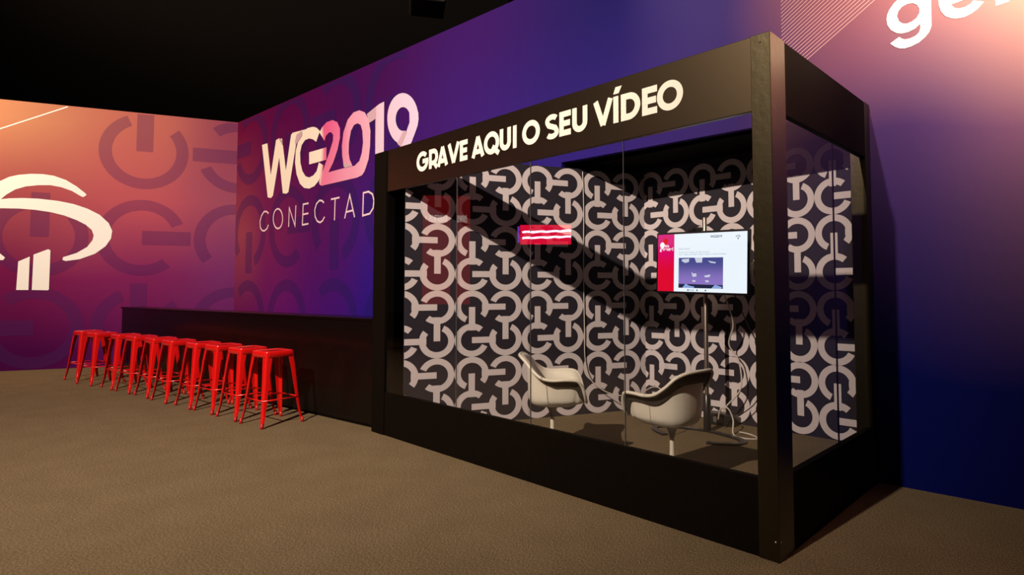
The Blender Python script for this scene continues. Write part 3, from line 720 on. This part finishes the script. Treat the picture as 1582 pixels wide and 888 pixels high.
# words on the slide
def text_mesh(name, body, size, mat, parent, u, v, bold=0.0):
    cu = bpy.data.curves.new(name, 'FONT'); cu.body = body; cu.size = size; cu.offset = bold
    tmp = bpy.data.objects.new(name+'_tmp', cu); COL.objects.link(tmp)
    dg = bpy.context.evaluated_depsgraph_get()
    me = bpy.data.meshes.new_from_object(tmp.evaluated_get(dg))
    bpy.data.objects.remove(tmp); bpy.data.curves.remove(cu)
    me.materials.clear(); me.materials.append(mat); me.name = name
    o = bpy.data.objects.new(name, me); COL.objects.link(o); o.parent = parent
    x, y, z = fsc(u, v, .0022); o.location = (x, y, z); o.rotation_euler = (PI/2, 0, 0)
    return o
WHT = E_((1, 1, 1), 1.15); GRY = E_((.42, .52, .56), 1.0); NAVY = E_((.03, .05, .20), 1.0)
text_mesh('slide_title', 'fala', .036, WHT, screen, .085, .225, .0006)
text_mesh('slide_title', 'gerente!', .044, WHT, screen, .025, .285, .0012)
text_mesh('slide_logo', 'WG2019', .030, NAVY, screen, .615, .085, .0006)
text_mesh('slide_text', 'Muito bem!', .026, GRY, screen, .25, .275)
text_mesh('slide_text', 'Tente por menos de 30 minutos.', .024, GRY, screen, .255, .335)
text_mesh('slide_text', 'Use o espaço ao lado e depois clique no botão Finalizar!', .021, E_((.30, .48, .58), 1), screen, .255, .37)
q = MB(); q.flat([arc(.055, .19, .028, .055, 0, 360, 24)], fsc); q.build('speech_bubble', WHT, screen)
q = MB(); q.flat([arc(.095, .12, .028, .055, 0, 360, 24)], lambda u, v: fsc(u, v, .0016)); q.build('speech_bubble', E_((.85, .0, .0), 1), screen)
q = MB()
ribbon(q, [(.885, .085), (.90, .065), (.92, .06), (.935, .085)], .006, fsc); ribbon(q, [(.895, .085), (.915, .08), (.925, .095)], .005, fsc); q.flat([[(.905, .10), (.915, .10), (.915, .125), (.905, .125)]], fsc)
q.build('slide_logo', NAVY, screen)
q = MB(); q.flat([[(.36, .955), (.44, .955), (.44, .985), (.36, .985)]], fsc); q.build('player_button', E_((.65, .78, .85), 1), screen)
for u in (.36, .465, .56):
    q = MB(); q.flat([[(u, .958), (u+.014, .958), (u+.014, .982), (u, .982)]], lambda a, b: fsc(a, b, .003)); q.build('player_button', NAVY, screen)

stand = thing('display_stand', 'steel pole display stand with flat black base behind the right armchair', 'stand', (-1.45, 1.92, .08))
q = MB(); q.lathe([(.020, .30), (.020, 1.94), (.017, 1.945), (0, 1.945)], 20); q.build('pole', STEEL, stand)
q = MB(); q.lathe([(.028, .0), (.034, .02), (.034, .33), (.028, .335), (0, .335)], 20); q.build('socket', BLACK_PLASTIC, stand)
def base_leg(sg):
    q = MB()
    pts = [Vector(p) for p in ((.0, .0), (.14*sg, -.02), (.34*sg, -.08), (.42*sg, -.16), (.40*sg, -.25), (.30*sg, -.33), (.20*sg, -.38))]
    cl = catmull(pts, 5); w = .026
    k = len(cl); L = []; R = []
    for i, p in enumerate(cl):
        t_ = (cl[min(i+1, k-1)]-cl[max(i-1, 0)]).normalized(); nn = Vector((-t_.y, t_.x)); L.append(p+nn*w); R.append(p-nn*w)
    q.prism([tuple(p) for p in L]+[tuple(p) for p in reversed(R)], lambda a, b, d_: (a, b, d_), 0.0, .016)
    return q
base_leg(1).build('base_leg', BLACK_PLASTIC, stand); base_leg(-1).build('base_leg', BLACK_PLASTIC, stand)
q = MB(); q.box(-.10, .10, -.026, -.022, 1.38, 1.66); q.box(-.03, .03, -.024, .03, 1.47, 1.57); q.build('bracket', BLACK_PLASTIC, stand)

wc = thing('webcam', 'small black webcam clipped to the top edge of the television', 'webcam', (tvx-.055, tvy+.022, tvz+.2905))
q = MB(); q.box(-.065, .065, -.022, .02, 0, .034); q.build('body', BLACK_PLASTIC, wc, bevel=.008)
q = MB(); q.lathe([(0, .008), (.008, .008), (.012, .004), (.012, 0)], 16); q.build('lens', BLACK_GLOSS, wc, loc=(0, -.0225, .018), rot=(PI/2, 0, 0))

# small things around the stand
pc = thing('power_adapter', 'black power unit on the booth floor behind the display stand', 'power adapter', (-1.50, 2.27, .08), math.radians(4))
q = MB(); q.box(-.15, .15, -.06, .06, 0.0, .11); q.build('case', BLACK_PLASTIC, pc, bevel=.008)
q = MB(); q.box(-.05, .05, -.0615, -.058, .03, .08); q.build('socket_plate', plain('grey_plate', (.10, .10, .10), .4), pc)
def cable(name, pts, r, mat, label, cat='cable', group=None):
    q = MB(); q.tube(catmull([Vector(p) for p in pts], 8), r, 8); o = q.build(name, mat)
    return tag(o, label, cat, group)
ax = lambda s, d, z: tuple(A0+Vector((math.cos(angA), math.sin(angA), 0))*s+Vector((math.sin(angA), -math.cos(angA), 0))*d+Vector((0, 0, z)))
cable('hanging_cable', [ax(1.84, .012, 2.60), ax(1.85, .015, 2.2), ax(1.845, .014, 1.6), ax(1.85, .02, 1.0), ax(1.86, .02, .62), ax(1.92, .05, .42), ax(2.08, .12, .30), ax(2.25, .25, .27), (-2.05, 1.7, .31), (-1.85, 1.55, .45), (-1.70, 1.5, .50), (-1.60, 1.50, .42), (-1.58, 1.52, .25), (-1.60, 1.6, .09)], .005, CABLE_WHITE, 'pale cable hanging down the printed panel and looping to the floor')
cable('screen_cable', [(-1.33, 1.905, 1.50), (-1.30, 2.0, 1.30), (-1.30, 2.15, 1.05), (-1.38, 2.22, .85), (-1.30, 2.25, .70), (-1.28, 2.24, .45), (-1.40, 2.2, .28), (-1.45, 2.18, .20)], .007, CABLE_WHITE, 'pale cable running down from the television to the power unit')
cable('screen_cable', [(-1.22, 1.905, 1.45), (-1.16, 2.1, 1.1), (-1.12, 2.3, .8), (-1.16, 2.33, .6), (-1.16, 2.32, .35), (-1.30, 2.28, .20)], .005, CABLE_BLACK, 'thin black cable running down from the right half of the television')
cable('floor_cable', [(-1.40, 2.03, .18), (-1.36, 2.0, .28), (-1.29, 2.0, .30), (-1.25, 2.02, .2), (-1.22, 1.96, .09), (-1.10, 1.90, .085), (-1.0, 1.97, .085), (-1.1, 2.06, .086), (-1.2, 2.03, .1)], .007, CABLE_WHITE, 'white cable coiled on the booth floor beside the stand base')

# ------------------------------------------------------------------ things the glass reflects, behind the camera
RED_LIT = emit('red_lit_panel', (.80, .012, .02), 1.0)
SIGN_TXT = emit('pale_lit_letters', (1.0, .80, .72), 3.6)
sg = thing('restroom_sign', 'tall red lit sign panel reading BANHEIROS with an arrow, seen only in the glass', 'sign', (-9.195, -4.915, 0), math.radians(136.3))
q = MB(); q.box(-.30, .30, 0, .07, 1.05, 3.45); q.build('panel', RED_LIT, sg)
for sx in (-.24, .24):
    q = MB(); q.box(sx-.02, sx+.02, .015, .055, .098, 1.05); q.build('post', BLACK_PLASTIC, sg)
q = MB(); q.box(-.34, .34, -.12, .20, 0, .098); q.build('base', BLACK_PLASTIC, sg, bevel=.01)
q = MB(); x = -.235
for ch, w in (('B', .036), ('A', .042), ('N', .040), ('H', .038), ('E', .030), ('I', .010), ('R', .036), ('O', .048), ('S', .036), ('>', .046)):
    if ch == '>': x += .022
    for k, pl in enumerate(glyph(ch, w, .155, .0115)): ribbon(q, pl, .0115, lambda a, b, x=x, k=k: (x+a, -.003-.0006*k, 2.86+b))
    x += w+.010
q.build('lettering', SIGN_TXT, sg)
led = thing('led_ticker', 'red LED ticker with white scrolling bands, seen only in the glass', 'LED sign', (-7.09, -5.59, 0), math.radians(136.0))
q = MB(); q.box(-.53, .53, 0, .09, 2.28, 2.70); hs_ = q.build('housing', BLACK_PLASTIC, led)
q = MB(); q.box(-.52, .52, -.006, -.001, 2.29, 2.69); q.build('red_matrix', emit('red_led', (1, .004, .05), 9), led)
q = MB()
for z in (2.56, 2.44):
    ribbon(q, [(-.52+.04*i, z+.006*math.sin(i*.9)+.0012*(25-i)-.02) for i in range(26)], .045, lambda a, b: (a, -.008, b))
q.build('white_band', emit('white_led', (1, .72, .95), 20), led)
q = MB(); q.box(.535, .575, -.004, .05, 2.33, 2.66); q.build('purple_end_light', emit('purple_led', (.35, .08, .9), 5), led)
for sx in (-.45, .45):
    q = MB(); q.box(sx-.03, sx+.03, .02, .08, .012, 2.279); q.build('post', BLACK_PLASTIC, led)
    q = MB(); q.box(sx-.08, sx+.08, -.25, .35, 0, .012); q.build('foot_plate', BLACK_PLASTIC, led)

# dim stage lamp hanging high above the wall
lp = thing('stage_lamp', 'dark unlit stage lamp hanging in the black ceiling void', 'lamp', (-6.40, 2.25, 6.05), math.radians(-32))
lp.scale = (1.6, 1.6, 1.6)
q = MB(); q.box(-.20, .20, -.17, .17, -.17, .13); q.box(-.16, .16, -.14, .14, .13, .19); body = q.build('body', plain('grey_lamp_casing', (.014, .012, .011), .5), lp, bevel=.02)
q = MB(); q.lathe([(0, -.02), (.10, -.02), (.115, 0), (.115, .07), (.10, .07)], 28); q.build('lens', BLACK_PAINT, lp, loc=(.20, 0, -.02), rot=(0, PI/2, 0))
q = MB(); q.box(-.03, .03, -.215, -.19, -.02, .30); q.box(-.03, .03, .19, .215, -.02, .30); q.box(-.05, .05, -.215, .215, .30, .33); q.build('yoke', BLACK_PLASTIC, lp)
q = MB(); q.lathe([(0, .3305), (.02, .3305), (.02, 1.34), (0, 1.34)], 14); q.build('drop_pipe', BLACK_PLASTIC, lp)
